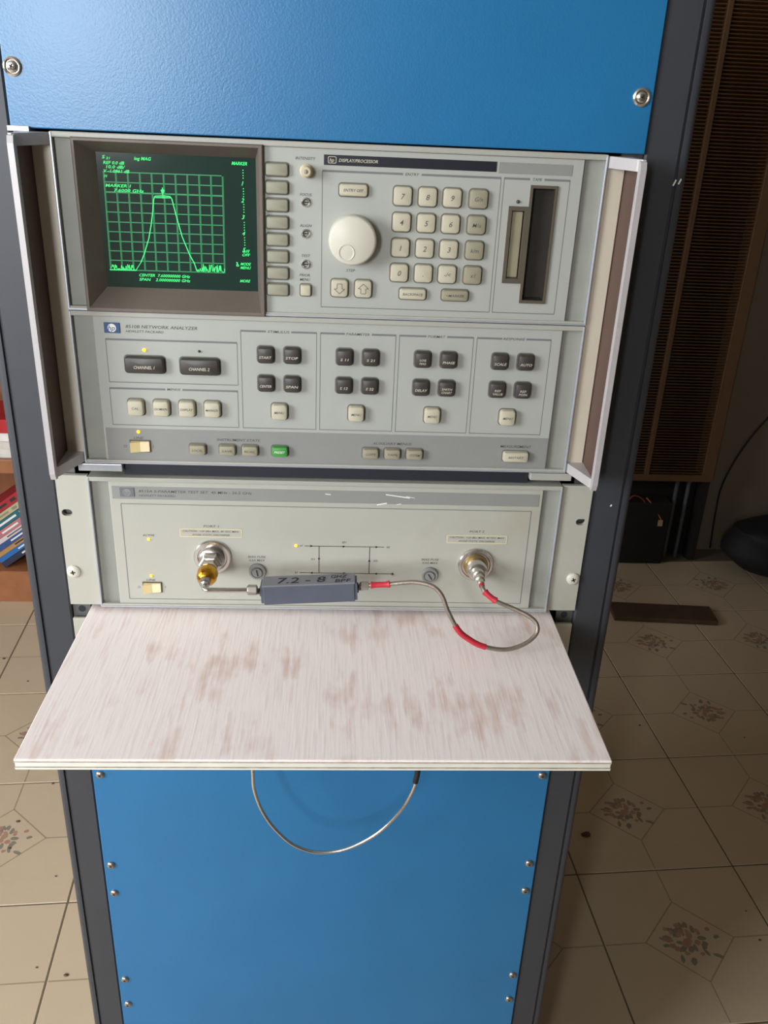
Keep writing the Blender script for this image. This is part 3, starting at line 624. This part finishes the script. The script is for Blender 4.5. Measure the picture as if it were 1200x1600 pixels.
b = MB(); b.xf = Matrix.Translation((-64.5, -59, -359.8)) @ Matrix.Rotation(math.radians(-90), 4, 'Z'); b.lathe([(2.6, -5), (4.6, -3.6), (4.6, 3.6), (3.6, 4.2), (2.6, 4.6)], seg=6, cap0=True)
b.make('connector_nut', 'steel', ec, (-64.5, -59, -359.8))
# the filter box, tilted a little
flt = thing('bandpass_filter', (-14.6, -52, -375), 'slate grey filter box with handwritten marker text held between the cables', 'filter')
FX = Matrix.Translation((-15.2, -52.5, -362.2)) @ Matrix.Rotation(math.radians(-3.4), 4, 'Y')
b = MB(); b.xf = FX; b.rbox(-39.8, 39.8, -8, 8, -9.6, 8.6, 0.6); b.make('filter_body', 'filter', flt, (-15, -52, -362))
b = MB(); b.xf = FX; b.rbox(-40.6, 40.6, -8.4, 9, 8.4, 9.8, 0.4); lid = b.make('filter_lid', 'filter_top', flt, (-15, -52, -353))
for s in (-1, 1):
    b = MB(); b.xf = FX @ Matrix.Translation((s*41, 0, 0)); b.box(-1.2, 1.2, -7.0, 7.0, -8.4, 8.2); b.make('end_plate', 'filter', flt, (-15+s*41, -52, -362))
    b = MB(); b.xf = FX @ Matrix.Translation((s*42, 0, 0)) @ Matrix.Rotation(math.radians(90*s), 4, 'Z'); b.lathe([(4.6, 0), (4.6, -1.4), (2.7, -1.6), (2.7, -6.5)], seg=16); b.make('filter_connector', 'slot', flt, (-15+s*45, -52, -362), smooth=30)
b = MB()
def top_text(s, x, y, h, wd, k=0.0):
    vs_, fs_, (a0, a1, b0, b1) = glyphs(s)
    kx = wd/(a1-a0); kk = h/0.72
    b.add([tuple(FX @ Vector((x+(p[0]-a0)*kx+0.15*p[1]*kk, y+p[1]*kk, 9.95))) for p in vs_], fs_)
top_text('7.2 - 8', -28, -5.0, 10.0, 42); top_text('GHZ', 19, 1.2, 5.5, 14); top_text('BPF', 23, -6.4, 5.5, 13)
b.make('marker_writing', 'marker', lid, (-15, -52, -352), smooth='flat')
# flexible coax
cp = [(31, -54, -357.2), (39, -55, -355.6), (53.7, -56, -354), (66, -58, -351.2), (78, -60, -349.4), (91.7, -64, -350.6), (100.2, -68, -357.3), (106.3, -72, -371), (115.6, -76, -387), (125, -77, -395.6), (139.3, -78, -403.1), (159.8, -78, -406.2), (177, -75, -401.9), (187.6, -70, -394.3), (187.5, -66, -386.3), (180.1, -62, -380.7), (166.1, -57, -375.9), (151.6, -54, -370.6), (141.6, -49, -364), (139.4, -40, -361), (139.2, -30, -360.6)]
fc = thing('flexible_coaxial_cable', (120, -70, -408), 'bronze braided coaxial cable with three red sleeves looping from the filter to the right port', 'cable')
sp = spline(cp, 8)
MB().tube(sp, 2.0, 12).make('cable_jacket', 'cable', fc, (120, -65, -380), smooth=60)
def sleeve(i0, i1, name='red_sleeve', r=2.7, flare=False):
    pts = sp[i0:i1+1]; n = len(pts); rs = [r]*n
    if flare: rs[0] = rs[-1] = r+0.6; rs[1] = r+0.4; rs[-2] = r+0.4
    MB().tube(pts, rs, 12).make(name, 'red', fc, tuple(pts[n//2]), smooth=50)
sleeve(8, 17, flare=True); sleeve(62, 81); sleeve(136, 144, flare=True); sleeve(149, 151, r=2.6)
b = MB(); b.xf = Matrix.Translation((33.5, -54.3, -356.6)) @ Matrix.Rotation(math.radians(90), 4, 'Z'); b.lathe([(2.4, -3.5), (4.0, -3), (4.0, 3.2), (3.0, 4), (2.2, 5)], seg=6, cap0=True); b.make('connector_nut', 'steel', fc, (33.5, -54, -356.6))
MB().lathe([(4.4, -27), (4.4, -35), (3.2, -36), (3.0, -41), (2.2, -42)], (139.2, 0, -360.7), seg=16, cap0=True).make('connector_nut', 'chrome', fc, (139, -33, -360.7), smooth=30)

# ================================================================== SHELF
tr_ = thing('slide_tray', (0, 0, -536), 'beige front panel of the slide tray under the wooden shelf', 'panel')
MB().rbox(-241.3, 241.3, -1.5, 2.0, -534.5, -426.5, 0.6).make('tray_front', 'beige_ear', tr_, (0, 0, -480))
MB().box(-212, 212, 6, 400, -520, -425.3).make('tray_body', 'frame', tr_, (0, 200, -480))
sh = thing('wooden_shelf', (-2.6, -100, -424.6), 'whitewashed plywood board sticking out of the rack as a worktop', 'shelf')
for nm, z0_, z1_, m, ins in (('top_ply', -417.4, -415.2, 'ply', 0), ('core_ply', -422.2, -417.4, 'ply_edge', 0.5), ('glue_line', -423.2, -422.2, 'ply_glue', 0.1), ('bottom_ply', -424.8, -423.2, 'ply_edge', 0.2)):
    b = MB(); b.rbox(-223.9+ins, 218.7-ins, -213.5+ins, 180, z0_, z1_, 0.35 if m != 'ply' else 0.9)
    b.make(nm, m, sh, (-2.6, -100, -420))
MB().rbox(-223.8, 218.6, -213.7, -212.5, -418.0, -417.0, 0.2).make('edge_grain', 'ply_glue', sh, (-2.6, -213, -417.5))

hc = thing('hanging_coaxial_cable', (0, -60, -668), 'thin shiny metal coaxial cable hanging in a loop below the wooden shelf', 'cable')
hp = [(-64, -60, -425.5), (-68, -60, -500), (-69, -60, -540), (-68.6, -60, -564.4), (-67.6, -60, -584.4), (-60.2, -60, -611.4), (-46.6, -60, -636.6), (-27.4, -60, -657.3), (-2.7, -60, -666.2), (26.6, -60, -660.2), (55.3, -60, -640.3), (76.7, -60, -611.5), (88, -60, -584.2), (91.3, -60, -564), (92.5, -60, -530), (92, -60, -425.5)]
MB().tube(spline(hp, 8), 1.75, 12).make('cable_jacket', 'chrome', hc, (0, -60, -560), smooth=60)
MB().tube([(92.4, -60, -500), (92.5, -60, -535), (91.4, -60, -563), (89.9, -60, -574)], 2.8, 12).make('black_sleeve', 'rubber', hc, (92, -60, -540), smooth=50)
for x in (92, -64): MB().tube([(x, -60, -425.5), (x, -60, -436)], 4.2, 6).make('connector_nut', 'steel', hc, (x, -60, -430))

# ================================================================== BACKGROUND, LEFT: bookcase
bc = thing('bookcase', (-1150, 1575, ZF), 'varnished wooden bookcase standing on the tiles behind the left of the rack', 'bookcase')
BX0, BX1 = -1650, -620
MB().box(BX0, BX1, 1575, 1600, ZF, -1249).make('kick_board', 'oak', bc, (-1150, 1580, ZF))
for z0_, z1_ in ((-1275, -1248), (-931, -905), (-560, -530)): MB().rbox(BX0+20, BX1-20, 1576, 1960, z0_, z1_, 2).make('shelf_board', 'oak', bc, (-1150, 1770, z0_))
MB().rbox(BX0+20, BX1-20, 1572, 1590, -934, -893, 2).make('shelf_lip', 'oak', bc, (-1150, 1580, -931))
for x0_ in (BX0, BX1-20): MB().rbox(x0_, x0_+20, 1576, 1960, ZF, -530, 2).make('bookcase_side', 'oak', bc, (x0_+10, 1770, ZF))
MB().box(BX0, BX1, 1960, 1966, ZF, -530).make('bookcase_back', 'oak', bc, (-1150, 1963, ZF))
def book(origin, ang, length, thick, depth, colr, label, name='book', title=True, tcol='white'):
    # spine faces the camera (-Y); the spine's long direction leans by ang from horizontal
    nm = 'cover_%d_%d_%d' % colr
    if nm not in MT: MT[nm] = mat(nm, colr, 0.45, var=0.06)
    o = thing(name, origin, label, 'book', 'books on the bookcase')
    X = Matrix.Translation(origin) @ Matrix.Rotation(-ang, 4, 'Y')
    b = MB(); b.xf = X
    b.rbox(0, length, 0, depth, 0, 1.6, 0.4, seg=1); b.rbox(0, length, 0, depth, thick-1.6, thick, 0.4, seg=1); b.rbox(0, length, -0.5, 1.4, 0, thick, 0.4, seg=1)
    b.make('cover', nm, o, origin)
    b = MB(); b.xf = X; b.box(3, length-3, 1.4, depth-3, 1.6, thick-1.6); b.make('pages', 'paper', o, origin)
    if title:
        b = MB(); b.xf = X; b.rect(length*0.34, length*0.62, thick*0.38, thick*0.66, -0.9); b.rect(length*0.68, length*0.76, thick*0.3, thick*0.7, -0.9); b.make('spine_print', tcol, o, origin, smooth='flat')
ang = math.radians(36); ca, sa = math.cos(ang), math.sin(ang)
ox, oz = -968, -1246.5
books = [((38, 44, 66), 17, 'dark navy paperback at the bottom of the slumped pile on the lower shelf', 'white'), ((38, 104, 170), 15, 'bright blue paperback second from the bottom of the slumped pile', 'white'),
         ((176, 134, 86), 15, 'tan book between two blue books in the slumped pile', 'ink_black'), ((50, 78, 134), 16, 'royal blue book above the tan one in the slumped pile', 'white'),
         ((206, 196, 198), 13, 'white book in the middle of the slumped pile', 'ink'), ((178, 112, 120), 19, 'dusty pink book above the white one in the slumped pile', 'white'),
         ((34, 98, 112), 22, 'teal book in the upper half of the slumped pile', 'white'), ((176, 168, 132), 17, 'pale olive book near the top of the slumped pile', 'leaf'), ((160, 36, 46), 24, 'dark red book on top of the slumped pile', 'ink_black'), ]
n_ = 0.0
for c_, tk, lb, tc_ in books:
    # every book's lower-left corner stays on or above the shelf, stacked along the normal
    base = Vector((ox - sa*n_, 1597 + random.uniform(-4, 4), oz + ca*n_))
    slide = -n_*0.55 if n_ else 0
    base += Vector((ca*slide*0.0, 0, 0))
    book(tuple(base), ang, 225 + random.uniform(-10, 14), tk, 160, c_, lb, tcol=tc_); n_ += tk + 0.6
book((-1130, 1597, -904.5), 0, 240, 34, 170, (214, 210, 202), 'thick white book lying flat on the middle shelf', tcol='ink')
book((-1120, 1595, -870.2), 0, 235, 22, 170, (206, 200, 190), 'off white book lying on the thick white book', tcol='ink')
book((-1125, 1598, -847.9), 0, 238, 26, 170, (224, 220, 214), 'clean white book second from top on the middle shelf', tcol='ink')
book((-1115, 1592, -821.6), 0, 220, 40, 170, (176, 30, 40), 'thick red book on top of the flat white books', tcol='white')
# ================================================================== BACKGROUND, RIGHT: wall heater
hh = thing('wall_heater', (1050, 1900, ZF), 'tall brown wall heater with fine horizontal louvres behind the right of the rack', 'heater')
HX0, HX1 = 830, 1262; HT = 430
MB().box(HX0, HX1, 1960, 1996, ZF+2, HT).make('heater_back', 'dark', hh, (1050, 1980, ZF))
for x0_, x1_, nm in ((HX0, 846, 'frame_side'), (1222, HX1, 'frame_side'), (1026, 1042, 'frame_mullion')):
    MB().rbox(x0_, x1_, 1896, 1962 if nm == 'frame_side' else 1912, -1045, HT, 2).make(nm, 'tan', hh, ((x0_+x1_)/2, 1900, -1045))
MB().rbox(HX0, HX1, 1895, 1962, -1047, -1024, 2).make('frame_rail', 'tan', hh, (1050, 1900, -1047)); MB().rbox(HX0, HX1, 1895, 1962, HT-20, HT, 2).make('frame_rail', 'tan', hh, (1050, 1900, HT))
for x0_, x1_ in ((HX0, 850), (1236, HX1)): MB().box(x0_, x1_, 1915, 1962, ZF+2, -1047).make('heater_leg', 'dark', hh, (x0_, 1930, ZF))
def slat_mesh(wd):
    o = MB().prism_x([(0, 0), (0, 3.0), (1.2, 3.0), (14, -3.4), (13, -4.6), (1.2, 0)], -wd/2, wd/2).make('slat', 'slat', None); m_ = o.data; bpy.data.objects.remove(o); return m_
sm = slat_mesh(180)
zz = -1019
while zz < HT-22:
    place('slat', sm, hh, (936, 1900, zz)); place('slat', sm, hh, (1132, 1900, zz)); zz += 9.75
tag(MB().rbox(1264, 1282, 1975, 1999, ZF, HT+30, 2).make('trim_1', 'tan', None, (1273, 1985, ZF)), kind='structure')
gb = MB().rbox(960, 1135, 1880, 1955, ZF+2, -1120, 6).make('burner_box', 'dark', hh, (1050, 1900, ZF))
MB().tube(spline([(985, 1893, -1120), (1000, 1889, -1098), (1030, 1887, -1108), (1052, 1885, -1140), (1060, 1884, -1170)]), 2.2, 8).make('wire', 'wire_red', hh, (1010, 1890, -1110), smooth=60)
MB().tube(spline([(1045, 1890, -1105), (1060, 1886, -1120), (1085, 1884, -1150), (1104, 1878, -1180)]), 2.4, 8).make('wire', 'wire_or', hh, (1080, 1885, -1150), smooth=60)
MB().rbox(1094, 1110, 1874, 1878, -1202, -1180, 1).make('paper_tag', 'tag', hh, (1102, 1876, -1190))
for x0_ in (1160, 1200): MB().tube([(x0_, 1935, ZF+4), (x0_, 1935, -1050)], 7, 10).make('pipe', 'rackside', hh, (x0_, 1935, ZF), smooth=60)
tag(MB().tube(spline([(1560, 1994, -700), (1449, 1993, -850), (1386, 1993, -964), (1345, 1993, -1090), (1342, 1993, -1200), (1350, 1993, -1340)]), 3.2, 8).make('wall_cable', 'rubber', None, (1386, 1993, -1345), smooth=60), 'thin dark cable running down the wall right of the heater', 'cable')
b = MB(); b.xf = Matrix.Translation((1024, 1540, ZF)) @ Matrix.Rotation(math.radians(-4), 4, 'Z'); b.rbox(-160, 155, -45, 45, 0.5, 16, 2)
tag(b.make('wood_plank', 'plank', None, (1024, 1540, ZF)), 'short dark wooden plank lying on the floor in front of the heater', 'plank')
# soft black bag
bagt = thing('duffel_bag', (1600, 1830, ZF), 'black soft bag lying on the floor at the right edge by the wall', 'bag')
bm = bmesh.new(); bmesh.ops.create_uvsphere(bm, u_segments=32, v_segments=18, radius=1)
for v in bm.verts:
    x, y, z = v.co
    q = 1+0.05*math.sin(5*x+3*y)+0.04*math.sin(9*z+4*x)
    sgn = lambda k: (1 if k >= 0 else -1)*abs(k)**0.75
    v.co = Vector((1600+sgn(x)*265*q, 1830+sgn(y)*120*q, ZF+105+max(-1, sgn(z))*104*(q if z > 0 else 1)))
b = MB(); bm.verts.index_update(); b.add([v.co[:] for v in bm.verts], [tuple(v.index for v in f.verts) for f in bm.faces]); bm.free()
b.make('bag_body', 'bag', bagt, (1600, 1830, ZF), smooth=60)
MB().tube(spline([(1480, 1780, -1180), (1500, 1750, -1130), (1600, 1740, -1110), (1700, 1750, -1130), (1720, 1780, -1180)]), 9, 8).make('bag_strap', 'bag', bagt, (1600, 1750, -1130), smooth=60)
# dead leaf on the tiles
b = MB(); b.rings([[(550+11*q*math.cos(k*0.7), 643+7*q*math.sin(k*0.7), ZF+zz_+2.0*math.sin(k*1.4)*q) for k in range(9)] for q, zz_ in ((0.3, 1.0), (1.0, 2.6), (0.9, 4.2), (0.2, 3.2))])
tag(b.make('dead_leaf', 'brown', None, (550, 643, ZF)), 'small dark curled leaf on the floor tile right of the rack', 'leaf')
# crumbs of dirt scattered on the tiles
b = MB(); rc = random.Random(11)
for k in range(46):
    x, y = (rc.uniform(-900, -330), rc.uniform(-100, 1300)) if k < 32 else (rc.uniform(380, 1100), rc.uniform(-100, 1200))
    r = rc.uniform(1.2, 3.4)
    b.rings([[(x+r*q*math.cos(i*1.047)*1.4, y+r*q*math.sin(i*1.047), ZF+0.5+h*r) for i in range(6)] for q, h in ((0.9, 0.0), (1.0, 0.3), (0.5, 0.7))])
tag(b.make('floor_crumbs', 'brown', None, (0, 500, ZF)), 'tiny dark crumbs of dirt scattered on the floor tiles', 'dirt', kind='stuff')
